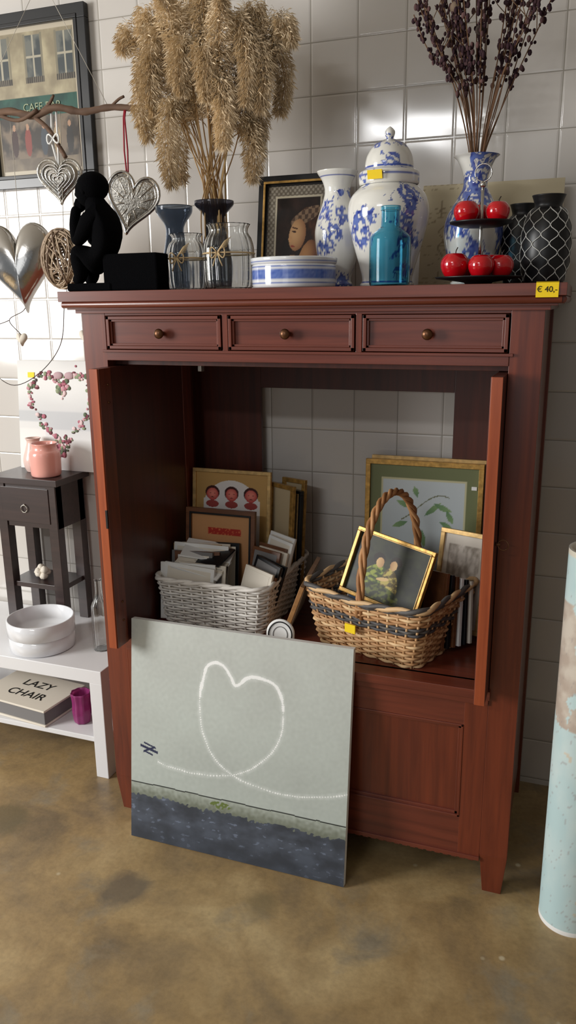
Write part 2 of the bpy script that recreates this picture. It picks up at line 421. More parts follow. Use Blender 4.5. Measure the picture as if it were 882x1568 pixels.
h=MB();h.ball((.034,-.578,1.950),.037,BLACK,24,16,(1,.9,1.1));h.ball((.050,-.578,1.962),.043,BLACK,24,16,(1.05,.95,.92))
h.ball((.000,-.578,1.945),.009,BLACK,10,8);h.ball((.040,-.612,1.950),.009,BLACK,10,8,(.8,.5,1.2))
for k in range(4): h.tube([(-.002+.005*k,-.588,1.905),(-.006+.005*k,-.582,1.920),(-.002+.004*k,-.578,1.932)],.006,BLACK,6)
h.tube([(.004,-.582,1.900),(.012,-.574,1.908),(.016,-.57,1.915)],.006,BLACK,6)
h.build('head',parent=sc)

def vase(name,c,P,th,mat,seg=48,rf=None,extra=None):
    o=prof(P,6);i=[(max(0,r-th),z+(th if k<3 else 0)) for k,(r,z) in enumerate(o)]
    full=[(0,0)]+o+i[::-1]+[(0,th)]
    m=MB();m.lathe(full,c,mat,seg,rf=rf)
    if extra: extra(m)
    return m.build(name)
vase('grey_glass_vase',(.172,-.34,ZT),[(.040,0),(.046,.02),(.048,.07),(.034,.125),(.027,.17),(.032,.195),(.053,.225),(.056,.245)],.003,SMOKE)
vase('smoked_glass_vase',(.307,-.345,ZT),[(.040,0),(.047,.02),(.050,.08),(.036,.14),(.027,.19),(.034,.215),(.056,.24),(.058,.252)],.003,SMOKE2)
rib=lambda a,z: 1+.03*cos(a*20)
def bow(cx,cy,cz,r):
    def f(m):
        m.tube([(cx+r*cos(a),cy+r*sin(a),cz) for a in np.linspace(0,2*pi,28,endpoint=False)],.0025,ROPE,5,True)
        for s in(-1,1):
            m.tube([(cx+s*(.002+.020*sin(a)) ,cy-r-.004,cz+.014*sin(2*a)) for a in np.linspace(0,pi,12)],.002,ROPE,5)
            m.tube([(cx,cy-r-.003,cz),(cx+s*.008,cy-r-.006,cz-.02),(cx+s*.014,cy-r-.004,cz-.035)],.0018,ROPE,5)
        for k in range(7):
            m.tube([(cx,cy-r-.003,cz+.003),(cx+.012+.002*k,cy-r-.008,cz+.01+.003*k),(cx+.03+.002*k,cy-r-.006,cz+.014+.004*k)],.0009,ROPE,4)
    return f
vase('ribbed_glass_jar',(.283,-.487,ZT),[(.046,0),(.053,.012),(.056,.05),(.056,.095),(.050,.12),(.040,.133),(.040,.143),(.046,.152)],.0025,CLEAR,88,rib,bow(.283,-.487,ZT+.085,.058))
vase('ribbed_glass_jar',(.413,-.487,ZT),[(.056,0),(.066,.012),(.069,.05),(.069,.105),(.063,.132),(.054,.148),(.054,.160),(.060,.172)],.0025,CLEAR,88,rib,bow(.413,-.487,ZT+.095,.071))

# pampas
p=MB();bx,by=.307,-.345
rnd=random.Random(3)
def plume(P,n,rad,fs=.0):
    C=spl(P,12);L=len(C)
    p.tube(C,[.0022-.0012*i/L for i in range(L)],MATTE,5,col=lin((194,160,116)))
    sh=rnd.uniform(-14,10)
    V=[];F=[];K=[]
    for k in range(n):
        t=fs+(1-fs)*rnd.random();i=min(L-2,int(t*(L-1)));q=C[i].lerp(C[i+1],rnd.random());d=(C[i+1]-C[i]).normalized()
        tt=(t-fs)/(1-fs);rr=rad*(sin(pi*min(1,tt*.86+.12))**.5)*(1+.35*nz(q.x*22,q.y*22,q.z*22))
        a=rnd.uniform(0,2*pi);o=Vector((cos(a),sin(a),rnd.uniform(-.5,.5)));o=(o-d*o.dot(d)).normalized()
        s0=q+o*rr*rnd.random()**.5*.8;ln=rnd.uniform(.009,.024)
        dr=(o*.8+d*.35+Vector((rnd.uniform(-.7,.7),rnd.uniform(-.7,.7),rnd.uniform(-.9,.2)))).normalized()
        w=d.cross(dr);w=(w.normalized() if w.length>1e-4 else Vector((1,0,0)))*rnd.uniform(.0005,.0014)
        mid=s0+dr*ln*.5;e=s0+dr*ln+Vector((0,0,-.3*ln))
        b_=rnd.uniform(-22,14)+sh
        co=lin((236+b_,216+b_,184+b_));b0=len(V)
        V+= [tuple(s0-w*.5),tuple(s0+w*.5),tuple(mid+w),tuple(e),tuple(mid-w)];F.append((b0,b0+1,b0+2,b0+3,b0+4));K+=[co]*5
    p.add(V,F,MATTE,False,K)
def base(): return Vector((bx+rnd.uniform(-.03,.03),by+rnd.uniform(-.03,.03),1.93))
tips=[(-.225,2.39,-.03),(-.20,2.42,.04),(-.15,2.42,-.05),(-.10,2.46,.03),(-.05,2.56,-.04),(.0,2.60,.04),(.05,2.54,-.05),(.11,2.42,.03),(.16,2.40,-.04),(.205,2.39,.02),(.235,2.36,-.03),(.03,2.44,-.07),(-.07,2.40,-.08),(.09,2.36,-.09),(.0,2.50,-.02)]
for dx,z,dy in tips:
    b0=base();P=[(b0.x,b0.y,1.72),tuple(b0),(bx+dx*.30,by+dy*.5,2.12),(bx+dx*.72,by+dy,z-.11),(bx+dx*.97,by+dy*1.3,z),(bx+dx*1.12,by+dy*1.5,z-.05 if abs(dx)>.09 else z+.05)]
    plume(P,2900,.043,.44)
for dx,z,dy,dz in((-.16,2.30,-.06,.20),(-.12,2.22,.03,.22),(-.20,2.34,.02,.18),(.17,2.31,-.05,.16),(.12,2.24,.03,.16),(.19,2.34,.03,.18),(-.08,2.18,-.08,.21),(.08,2.22,-.08,.16),(-.13,2.36,-.07,.2),(.14,2.36,-.07,.2),(.11,2.15,.02,.16),(-.03,2.32,-.09,.12),(.04,2.30,-.09,.12)):
    b0=base();P=[(b0.x,b0.y,1.72),tuple(b0),(bx+dx*.35,by+dy*.5,2.08),(bx+dx*.7,by+dy,z-.03),(bx+dx*.95,by+dy*1.2,z),(bx+dx*1.10,by+dy*1.3,z-dz*.5),(bx+dx*1.02,by+dy*1.3,z-dz)]
    plume(P,2600,.038,.50)
for i in range(9):
    b0=base();p.tube([(b0.x,b0.y,1.72),tuple(b0),(bx+rnd.uniform(-.09,.09),by,2.25)],.0024,MATTE,5,col=lin((214,182,130)))
p.build('pampas_grass_bouquet')

def cherub(u,v):
    e=min(u,1-u)*1.0;f=min(v,1-v)*1.2;d=min(e,f)
    if d<.03:return (30,26,22)
    if d<.15:
        return (158,150,134) if (sin(u*90)*sin(v*110)>.1) else (112,102,88)
    if d<.17:return (205,195,170)
    n=fr(u*5,v*5);c_=mix((30,22,18),(54,36,28),.5+n)
    if elr(u,v,.66,.46,.20,.22,0)<1: c_=mix((92,56,34),(50,30,20),.5+n*2)          # hair
    if elr(u,v,.62,.33,.24,.07,-18)<1: c_=(150,122,96) if sin((u+v)*70)+sin((u-v)*60)>0 else (92,70,56)  # head dress
    if elr(u,v,.66,.78,.13,.22,25)<1: c_=mix((206,150,98),(120,74,48),elr(u,v,.62,.72,.16,.2,25))   # neck
    if elr(u,v,.50,.52,.125,.165,20)<1: c_=mix((232,184,132),(150,98,64),elr(u,v,.45,.5,.2,.22,20))  # face turned left
    if elr(u,v,.395,.56,.03,.03,0)<1: c_=(224,172,122)
    if elr(u,v,.45,.485,.035,.010,10)<1: c_=(66,38,28)
    if elr(u,v,.46,.45,.05,.008,10)<1: c_=(96,58,38)
    if elr(u,v,.435,.635,.035,.010,5)<1: c_=(160,70,56)
    if elr(u,v,.34,.80,.16,.055,-22)<1 or elr(u,v,.40,.88,.2,.06,10)<1: c_=mix((224,174,122),(150,98,66),.4+n)
    return c_
m=MB();m.M=lean(.495,-.165,ZT,9)
m.pic(.262,.345,.024,.018,BLKF,cherub,120,150,mitre=GOLD);m.build('portrait_picture_frame',.0015)

def porc(seed,bands=(),white=(230,229,222),k=13,th=.10,blue=(44,60,146)):
    def f(a,z,r):
        x,y=cos(a)*r,sin(a)*r
        for z0,z1,cc in bands:
            if z0<z<z1: return lin(cc)
        n=fr(x*k+seed,y*k,z*k*.9,3);d=nz(x*95+seed,y*95,z*95);d2=nz(x*50,y*50+seed,z*50)
        if n>th and (d>-.02 or d2>.2):
            return lin(mix(blue,(104,124,190),.5+d*1.2))
        if n>th-.12 and abs(d2)<.03: return lin((96,108,160))
        return lin(white)
    return f
def porcelain(name,c,P,cf,seg=160,n=10,extra=None):
    m=MB();o=prof(P,n);th=.004
    m.lathe([(0,0)]+o,c,PORC,seg,colf=cf)
    i=[(max(0,r-th),z) for r,z in o[len(o)//2:]][::-1]
    m.lathe(i,c,PORC,48,col=lin((215,215,210)))
    m.lathe([o[-1],i[0]],c,PORC,64,col=lin((215,215,210)))
    if extra: extra(m)
    return m.build(name)
porcelain('blue_white_vase',(.668,-.295,ZT),[(.042,0),(.045,.012),(.040,.03),(.055,.08),(.064,.14),(.060,.18),(.042,.235),(.036,.265),(.042,.29),(.056,.312),(.058,.317)],porc(3.1,((.30,.303,(60,80,160)),(.235,.238,(70,90,165))),th=.08),180,10)
P=[(.070,0),(.074,.008),(.068,.02),(.074,.05),(.092,.11),(.107,.17),(.109,.205),(.100,.235),(.078,.258),(.068,.268)]
def lid(m):
    cc=(.832,-.364,ZT)
    m.lathe(prof([(.076,.262),(.080,.268),(.080,.292),(.072,.298),(.066,.302)],6),cc,PORC,128,colf=porc(5,((.282,.286,(60,84,170)),),k=22,th=.2))
    m.lathe(prof([(.064,.300),(.064,.318),(.058,.340),(.042,.362),(.018,.374),(.010,.378),(.013,.388),(.013,.396),(.006,.404),(0,.408)],8),cc,PORC,128,colf=porc(8.3,((.303,.307,(60,84,170)),),k=20,th=.08))
    m.M=T(.815,-.446,ZT+.270)@R(-6,'Z')@R(14,'X');m.box(-.020,.020,-.003,.0,0,.022,YEL);m.M=Matrix()
porcelain('ginger_jar',(.832,-.364,ZT),P,porc(1.7,((.012,.016,(60,84,170)),),k=11,th=.12),220,12,lid)
porcelain('blue_white_bud_vase',(1.052,-.304,ZT),[(.052,0),(.056,.01),(.052,.02),(.066,.07),(.078,.13),(.072,.18),(.045,.228),(.032,.255),(.034,.285),(.048,.318),(.060,.330)],porc(6.2,((.05,.054,(60,84,170)),(.155,.159,(60,84,170))),k=14,th=.04),180)
m=MB();o=prof([(.104,0),(.112,.004),(.114,.02),(.114,.055),(.112,.060),(.116,.064),(.118,.076),(.114,.079)],6)
def bowlc(a,z,r):
    if .022<z<.046: return lin(mix((58,86,170),(130,150,205),.5+.5*nz(a*14,z*120)))
    if .012<z<.015 or .053<z<.056 or .066<z<.069: return lin((96,118,186))
    return lin((228,230,232))
m.lathe([(0,0)]+o,(.600,-.476,ZT),PORC,128,colf=bowlc)
m.lathe([(.114,.079),(.108,.074),(.106,.01),(0,.008)],(.600,-.476,ZT),PORC,64,col=lin((222,224,226)));m.build('blue_white_bowl')
vase('blue_glass_bottle',(.877,-.53,ZT),[(.046,0),(.051,.006),(.052,.03),(.052,.105),(.048,.122),(.030,.138),(.024,.146),(.023,.180),(.025,.182),(.025,.192)],.003,BLUEG,64)
# dried flowers
f=MB();rnd=random.Random(11);fx,fy=1.052,-.304
for i in range(32):
    a=rnd.uniform(-1,1);dy=rnd.uniform(-.09,.09);zt=rnd.uniform(2.36,2.66)
    ex=fx+a*(.20+.04*rnd.random())+(-.01)
    P=[(fx+rnd.uniform(-.015,.015),fy+rnd.uniform(-.015,.015),1.80),(fx+a*.018,fy+dy*.1,2.0),(fx+a*.07,fy+dy*.4,2.14+.05*rnd.random()),(fx+(ex-fx)*.75,fy+dy*.8,2.14+(zt-2.14)*.6),(ex,fy+dy,zt)]
    C=spl(P,10);f.tube(C,.0015,MATTE,5,col=lin((112,84,64)))
    bare=rnd.random()<.2
    for k in range(46):
        t=rnd.uniform(.54,1);q=C[min(len(C)-1,int(t*(len(C)-1)))]
        if bare and rnd.random()<.75: continue
        cl=mix((50,34,40),(104,78,76),rnd.random()**2)
        o=Vector((rnd.uniform(-1,1),rnd.uniform(-1,1),rnd.uniform(-.8,.8)))*.009
        f.ball(tuple(q+o),rnd.uniform(.003,.0058),MATTE,6,4,(1,1,rnd.uniform(1,1.8)),col=lin(cl))
    if rnd.random()<.6:
        q=C[int(len(C)*.7)];e=q+Vector((rnd.uniform(-.08,.08),rnd.uniform(-.03,.03),.10));f.tube([q,(q+e)/2+Vector((0,0,-.01)),e],.0011,MATTE,4,col=lin((120,94,72)))
        for k in range(9):
            qq=q.lerp(e,rnd.uniform(.4,1));f.ball(tuple(qq+Vector((rnd.uniform(-.006,.006),0,0))),.004,MATTE,6,4,(1,1,1.4),col=lin((60,42,46)))
f.ball((.985,-.33,2.36),.014,MATTE,10,8,col=lin((130,112,96)));f.ball((1.05,-.34,2.30),.012,MATTE,10,8,col=lin((70,60,56)))
f.build('dried_flower_bouquet')
m=MB();cx,cy=1.094,-.486
m.lathe([(0,0),(.03,0),(.035,.006),(.06,.010),(.105,.016),(.108,.020),(.105,.020),(.06,.014),(0,.012)],(cx,cy,ZT),BLKG,64)
m.lathe([(0,.136),(.05,.138),(.075,.146),(.077,.150),(.074,.150),(.05,.143),(0,.142)],(cx,cy,ZT),BLKG,64)
m.tube([(cx,cy,ZT+.01),(cx,cy,ZT+.235)],.004,SILVER,10)
m.ball((cx,cy,ZT+.235),.008,SILVER,12,8)
m.tube([(cx+.020*cos(a),cy,ZT+.262+.020*sin(a)) for a in np.linspace(0,2*pi,32,endpoint=False)],.0018,SILVER,6,True)
tr=m.build('two_tier_tray')
def apple(x,y,z,r):
    m=MB();rr=r/.034
    m.lathe([(a*rr,b_*rr) for a,b_ in prof([(0,.004),(.010,0),(.024,.006),(.034,.026),(.033,.044),(.022,.058),(.010,.059),(0,.052)],5)],(x,y,z),APPLE,32)
    m.tube([(x,y,z+.052*rr),(x+.002,y,z+.066*rr),(x+.006,y,z+.074*rr)],.0013,WIRE,5);m.build('red_apple')
z1=ZT+.0155
for dx,dy,r in((-.055,-.035,.034),(.012,-.062,.030),(.056,-.028,.030),(-.05,.045,.03),(.03,.05,.033)): apple(cx+dx,cy+dy,z1,r)
z2=ZT+.1435
for dx,dy,r in((-.034,-.022,.030),(.040,-.014,.028),(-.012,.040,.028)): apple(cx+dx,cy+dy,z2,r)
def netvase(x,y,r,hh):
    m=MB();P=[(r*.70,0),(r*.80,.006),(r*.98,.05),(r,.09),(r*.97,hh*.62),(r*.78,hh*.80),(r*.56,hh*.87),(r*.60,hh*.94),(r*.68,hh)]
    o=prof(P,6);m.lathe([(0,0)]+o+[(r*.58,hh-.003),(r*.5,hh*.8)],(x,y,ZT),BLKG,48)
    def rad(z):
        for (a,za),(b_,zb) in zip(o,o[1:]):
            if za<=z<=zb: return a+(b_-a)*(z-za)/max(1e-6,zb-za)
        return o[-1][0]
    N=9;rows=8;dz=(hh*.82)/rows
    for j in range(rows):
        for k in range(N):
            a0=(k+(.5 if j%2 else 0))*2*pi/N;z0=.008+j*dz
            for s in(-1,1):
                pts=[]
                for t in np.linspace(0,1,5):
                    tt=min(1,max(0,(t-.15)/.7));a=a0+s*pi/N*tt;z=z0+dz*t;rr=rad(z)+.0012
                    pts.append((x+rr*cos(a),y+rr*sin(a),ZT+z))
                m.tube(pts,.0011,NET,4)
    m.build('netted_black_vase')
netvase(1.246,-.404,.060,.212);netvase(1.178,-.272,.054,.208)
def mapc(u,v):
    c_=mix((206,194,164),(190,178,150),v+.3*fr(u*3,v*3))
    if abs(nz(u*7,v*7,4))<.02 and .05<u<.6 and v>.15: c_=(150,135,110)
    if u<.35 and abs(sin(v*70))<.25 and nz(u*40,v*30)>0: c_=(165,150,122)
    return c_
m=MB();m.M=lean(1.070,-.115,ZT,8);m.box(-.20,.20,.001,.008,0,.298,CREAM);m.grid(.40,.298,90,70,mapc,PAPER);m.build('sketched_map_board')

# ---------------------------------------------------------------- wall picture
def cafe(u,v):
    if min(u,1-u)*.9<.035 or min(v,1-v)*1.2<.04: return (190,180,160)
    n=fr(u*6,v*6,2);c_=mix((176,166,138),(140,130,108),.5+n)
    if v<.46:
        for cu in(.12,.50,.86):
            if abs(u-cu)<.085 and .06<v<.36: c_=mix((70,76,78),(112,114,108),.5+n*2) if abs(u-cu)>.010 and abs(v-.2)>.006 else (170,164,146)
            if abs(u-cu)<.11 and .33<v<.375: c_=(60,56,52) if sin(u*260)>-.2 else (110,104,92)
            if abs(abs(u-cu)-.098)<.012 and .05<v<.33:c_=(128,122,104)
    elif v<.60: c_=mix((22,62,54),(40,84,72),.5+n*1.5)
    else:
        c_=mix((58,52,46),(118,104,88),.5+n*1.8)
        for cu,cl in((.2,(60,40,36)),(.36,(130,62,54)),(.55,(64,70,78)),(.70,(160,140,110)),(.85,(52,50,48))):
            if el(u,v,cu,.77,.04,.10)<1: c_=cl
            if el(u,v,cu,.665,.018,.022)<1: c_=(170,134,108)
        if v>.88: c_=mix((130,118,100),(100,90,78),.5+n)
    return c_
m=MB();m.M=lean(-.520,-.003,2.06,0,0,0)
m.pic(.45,.565,.045,.025,BLKF,cafe,170,200,mitre=BLKG)
o=m.build('cafe_street_picture_frame',.003)
text('CAFE BAR',.036,T(-.50,-.016,2.325)@R(90,'X'),plain('sign_gold',(150,160,130),.6),o)
BY=-.3
m=MB();P=spl([(-.62,BY,2.262),(-.50,BY,2.240),(-.42,BY,2.246),(-.33,BY,2.226),(-.24,BY-.01,2.240),(-.15,BY,2.222),(-.05,BY,2.226),(.056,BY,2.213)],8)
m.tube(P,[.013+.003*nz(i*.5,1)-.004*(i/len(P)) for i in range(len(P))],DRIFT,9)
m.tube(spl([(-.30,BY,2.230),(-.26,BY-.01,2.252),(-.235,BY-.02,2.272)],5),[.008,.008,.008,.007,.006,.006,.005,.005,.005,.004,.004],DRIFT,7)
m.tube(spl([(-.33,BY,2.225),(-.27,BY-.01,2.18),(-.23,BY-.01,2.12),(-.215,BY-.01,2.095)],5),.007,DRIFT,7)
m.tube(spl([(-.47,BY,2.24),(-.38,BY-.01,2.215),(-.30,BY-.02,2.236)],5),.006,DRIFT,7)
m.tube(spl([(-.05,BY,2.226),(-.02,BY,2.245),(.0,BY,2.252)],4),.004,DRIFT,6)
ap=(-.262,BY,2.60)
for x in(-.56,-.06): m.tube([(x,BY,2.235),ap],.0009,STR,4)
m.tube([ap,(-.262,BY,3.2)],.0009,STR,4)
branch=m.build('driftwood_branch')
def hpt(t,w,h):
    x=16*sin(t)**3/16*w/2;z=(13*cos(t)-5*cos(2*t)-2*cos(3*t)-cos(4*t)+2.5)/14.5*h/2
    return x,z
def heart_puff(m,w,h,d,mat,n=48,rings=10,col=None):
    for s in(-1,1):
        vs=[];fs=[]
        for j in range(rings+1):
            k=cos(j/rings*pi/2);y=s*d*sin(j/rings*pi/2)
            for i in range(n):
                x,z=hpt(2*pi*i/n,w*k,h*k);vs.append((x,y,z))
        for j in range(rings):
            for i in range(n):
                i2=(i+1)%n;fs.append((j*n+i,j*n+i2,(j+1)*n+i2,(j+1)*n+i))
        m.add(vs,fs,mat,True,col)
def hring(m,w,h,r,mat,y=0): m.tube([(hpt(t,w,h)[0],y,hpt(t,w,h)[1]) for t in np.linspace(0,2*pi,50,endpoint=False)],r,mat,7,True)
m=MB();m.M=T(-.243,BY-.01,2.025)@R(20,'Z')
hring(m,.135,.13,.005,SILV2);heart_puff(m,.118,.112,.018,SILV2)
for k in(.82,.62,.42,.24): hring(m,.125*k,.12*k,.0028,SILVER,-.018*sqrt(max(0,1-(k)**2))-.002)
m.M=Matrix()
m.tube([(-.243,BY-.01,2.065),(-.262,BY-.01,2.14),(-.262,BY,2.236)],.0035,WPAP,5);m.tube([(-.243,BY-.01,2.065),(-.240,BY-.01,2.14),(-.244,BY,2.236)],.0035,WPAP,5)
for s in(-1,1): m.tube([(-.25+s*.022*sin(a),BY-.02,2.15+.014*sin(2*a)) for a in np.linspace(0,pi,10)],.003,WPAP,5)
m.build('filigree_heart_ornament')
m=MB();m.M=T(.010,BY-.01,1.945)@R(24,'Z')@R(14,'Y')
for k in(1,.88,.66,.46): hring(m,.155*k,.175*k,.0055 if k==1 else .003,SILVER)
for i in range(16):
    t=2*pi*i/16;a,b_=hpt(t,.15,.17);m.tube([(a*.2,0,b_*.2),(a*.5,-.006,b_*.5),(a,0,b_)],.0022,SILV2,5)
heart_puff(m,.145,.165,.005,SILV2)
m.M=Matrix()
for s in(-1,1): m.tube([(.003,BY-.01,1.985),(.003+s*.006,BY-.012,2.1),(.003+s*.002,BY-.012,2.19),(.003+s*.002,BY,2.224)],.0025,REDR,5)
m.build('silver_heart_ornament')
m=MB();m.M=T(-.415,BY-.02,1.765)@R(20,'Z')@R(-4,'Y');heart_puff(m,.235,.285,.05,SILVER,64,14);m.M=Matrix()
m.tube([(-.415,BY-.01,1.81),(-.42,BY,2.24)],.0012,STR,4);m.build('large_silver_heart')
m=MB();rnd=random.Random(5);cc=Vector((-.225,BY-.06,1.79))
for i in range(60):
    ax=Vector((rnd.gauss(0,1),rnd.gauss(0,1)*1.6,rnd.gauss(0,1))).normalized();uu=ax.orthogonal().normalized();ww=ax.cross(uu)
    rr=rnd.uniform(.048,.066);pts=[]
    for t in np.linspace(0,2*pi,22,endpoint=False):
        q=(uu*cos(t)+ww*sin(t))*rr;q=Vector((q.x*1.15,q.y*.6,q.z*1.4))
        pts.append(tuple(cc+q))
    m.tube(pts,.0025,WICK,5,True,col=lin(mix((120,98,80),(188,168,142),rnd.random())))
m.tube([(-.225,BY-.04,1.86),(-.23,BY,2.228)],.0012,STR,4);m.build('wicker_heart_ornament')
m=MB()
for x,z in((-.455,1.535),(-.200,1.545)):
    m.M=T(x,BY,z);heart_puff(m,.045,.045,.012,CREAM,28,6);m.M=Matrix()
m.tube(spl([(-.455,BY,1.55),(-.50,BY,1.60),(-.44,BY,1.63),(-.415,BY,1.66)],6),.0014,WIRE,5)
m.tube(spl([(-.200,BY,1.56),(-.20,BY,1.62),(-.215,BY-.02,1.70),(-.17,BY,1.95),(-.165,BY,2.224)],6),.0010,WIRE,5)
m.tube(spl([(-.27,BY,1.66),(-.30,BY,1.52),(-.40,BY,1.42),(-.52,BY,1.38),(-.62,BY,1.46),(-.60,BY,1.56),(-.5,BY,1.60)],8),.0014,WIRE,5)
m.tube(spl([(-.27,BY,1.66),(-.26,BY,1.68),(-.24,BY-.02,1.72)],4),.0012,WIRE,5)
m.build('small_heart_garland',parent=branch)

# ---------------------------------------------------------------- left furniture
m=MB()
m.box(-1.05,-.125,-.47,-.02,.370,.42,WHITE);m.box(-1.03,-.135,-.455,-.03,.130,.150,WHITE)
for x in(-1.05,-.175):
    for y in(-.47,-.07): m.box(x,x+.05,y,y+.05,0,.372,WHITE)
m.build('white_side_table',.002)
m=MB();z0=.421
m.box(-.735,-.425,-.225,-.012,1.0,1.024,DW);m.box(-.715,-.445,-.205,-.03,.83,1.001,DW)
m.box(-.69,-.475,-.213,-.20,.85,.985,DW)
for x in(-.715,-.485):
    for y in(-.21,-.065): m.box(x,x+.04,y,y+.04,z0,1.0,DW)
m.box(-.705,-.455,-.20,-.04,.58,.60,DW)
m.tube([(-.585+.014*cos(a),-.218,.905+.014*sin(a)) for a in np.linspace(0,2*pi,18,endpoint=False)],.002,SILV2,5,True)
m.lathe([(0,0),(.006,0),(.006,.004),(0,.006)],(-.585,-.214,.918),SILV2,10)
m.build('dark_wood_side_table',.003)
m=MB()
for k in range(9):
    m.lathe([(0,0),(.012,.004),(.016,.014),(.010,.026),(0,.03)],(-.585+.018*sin(k*2),-.15+.01*cos(k*3),.601+.004*k),CREAM,12,rf=lambda a,z:1+.15*sin(5*a))
m.build('sea_shell')
vase('pink_candle_jar',(-.520,-.150,1.0245),[(.050,0),(.055,.006),(.057,.03),(.057,.085),(.048,.10),(.045,.112),(.049,.125)],.004,PINK,48)
vase('pale_pink_vase',(-.615,-.09,1.0245),[(.032,0),(.040,.02),(.042,.05),(.030,.09),(.024,.115),(.030,.13)],.004,PINK2,40)
def wreathbg(u,v):
    k=sin(v*9+.5*nz(u*2,v*2))
    c_=mix((206,206,206),(228,228,226),.5+.5*k);
    if .45<v<.62: c_=mix(c_,(176,180,184),.5)
    if u<.35 and v>.55: c_=mix(c_,(236,234,230),.6)
    return c_
m=MB();m.M=lean(-.535,-.050,1.0245,5);m.box(-.18,.18,.001,.018,0,.42,WPAP);m.grid(.36,.42,60,60,wreathbg,PAINT)
rnd=random.Random(9)
for i in range(260):
    t=rnd.uniform(0,2*pi);x,z=hpt(t,.28,.30);x+=rnd.gauss(0,.010);z+=.22+rnd.gauss(0,.010)
    cl=rnd.choice([(176,104,120),(200,150,158),(120,60,72),(96,110,84),(140,150,120),(226,200,200),(84,70,72)])
    m.ball((x+.02,-.002,z),rnd.uniform(.004,.011),PAPER,7,4,(1,.25,rnd.uniform(.5,1.2)),col=lin(cl))
for s in(-1,1): m.ball((.035+s*.025,-.003,.365),.02,PAPER,10,6,(1.1,.25,.7),col=lin((190,160,165)))
m.box(-.13,-.10,-.0028,-.0012,.355,.375,YEL)
m.build('wreath_canvas')
m=MB()
for zz,r,hh in((.4205,.118,.055),(.4755,.122,.06)):
    m.lathe([(0,0),(r*.96,0),(r,.004),(r,hh),(r-.004,hh+.002),(r-.007,hh),(r-.007,.008),(0,.008)],(-.455,-.345,zz),WHITEC,72)
m.build('white_round_bowls')
vase('clear_glass_bottle',(-.225,-.30,.4205),[(.028,0),(.031,.01),(.031,.15),(.027,.18),(.014,.21),(.012,.26),(.015,.27)],.003,CLEAR,40,lambda a,z:1+.03*cos(10*a))
m=MB();m.M=T(-.545,-.335,.151)@R(-6,'Z');m.box(-.17,.17,-.11,.12,0,.008,CREAM);m.box(-.168,.166,-.105,.118,.008,.058,GREYB);m.box(-.17,.17,-.11,.12,.058,.066,CREAM)
o=m.build('lazy_chair_book',.002)
text('LAZY',.06,T(-.535,-.295,.2178)@R(-6,'Z'),INK,o);text('CHAIR',.06,T(-.535,-.37,.2178)@R(-6,'Z'),INK,o)
for x,y in((-.285,-.375),(-.250,-.29)):
    vase('purple_glass_tumbler',(x,y,.151),[(.026,0),(.030,.01),(.034,.05),(.032,.08),(.036,.12)],.003,PURG,40,lambda a,z:1+.05*cos(8*a))

# ---------------------------------------------------------------- baskets
def rrect(w,d,r,n):
    pts=[];per=[(w/2-r,d/2-r,0),(-(w/2-r),d/2-r,90),(-(w/2-r),-(d/2-r),180),(w/2-r,-(d/2-r),270)]
    for cx_,cy_,a0 in per:
        for k in range(7):
            a=math.radians(a0+90*k/6);pts.append(Vector((cx_+r*cos(a),cy_+r*sin(a),0)))
    P=pts+[pts[0]];L=[0]
    for a,b_ in zip(P,P[1:]):L.append(L[-1]+(b_-a).length)
    o=[];j=0
    for i in range(n):
        s=L[-1]*i/n
        while L[j+1]<s:j+=1
        t=(s-L[j])/max(1e-9,L[j+1]-L[j]);o.append(P[j].lerp(P[j+1],t))
    return o
def weave(m,w,d,hh,taper,rows,stakes,r,colf,z0=0,dip=None):
    n=stakes*4
    rnd=random.Random(2)
    for j in range(rows):
        t=(j+.5)/rows;k=1-taper*(1-t);Q=rrect(w*k,d*k,.04,n);pts=[]
        for i,q in enumerate(Q):
            nn=Vector((q.x/(w/2),q.y/(d/2),0));nn=nn.normalized()
            off=r*.9*cos(pi*(i/4.0)*2/2+(pi if j%2 else 0))
            zz=z0+hh*t*(1+(dip(q) if dip else 0))
            pts.append(tuple(q+nn*off+Vector((0,0,zz))))
        m.tube(pts,r*rnd.uniform(.85,1.05),WICK,5,True,col=lin(colf(t,rnd)))
    for i in range(stakes):
        k0=1-taper;a=rrect(w*k0,d*k0,.04,stakes)[i];b_=rrect(w,d,.04,stakes)[i]
        m.tube([(a.x,a.y,z0),(b_.x,b_.y,z0+hh*(1+(dip(b_) if dip else 0)))],r*.8,WICK,5,col=lin(colf(.4,rnd)))
    Q=rrect(w+.006,d+.006,.045,96)
    for ph,rr in((0,r*1.5),(pi,r*1.5)):
        m.tube([tuple(q*(1+.012*cos(i*.8+ph))+Vector((0,0,z0+hh*(1+(dip(q) if dip else 0))+r*.8*sin(i*.8+ph)+r))) for i,q in enumerate(Q)],rr,WICK,6,True,col=lin(colf(1 if ph else .4,rnd)))
    m.box(-w*(1-taper)/2+.01,w*(1-taper)/2-.01,-d*(1-taper)/2+.01,d*(1-taper)/2-.01,z0,z0+.008,WICK,col=lin(colf(.3,rnd)))
SH=.6405
m=MB();m.M=T(.312,-.285,SH)
weave(m,.385,.42,.155,.10,17,40,.0046,lambda t,r:mix((212,206,198),(236,232,226),r.random()))
m.build('white_wicker_basket')
def wc(t,r):
    if .60<t<.72 or t>.97 : return mix((66,66,72),(92,88,84),r.random())
    return mix((178,132,88),(224,190,144),r.random())
m=MB();m.M=T(.862,-.362,SH)@R(-19,'Z')
dipf=lambda q: .10*abs(q.x)/.2-.06
weave(m,.415,.345,.175,.16,19,44,.0052,wc,dip=dipf)
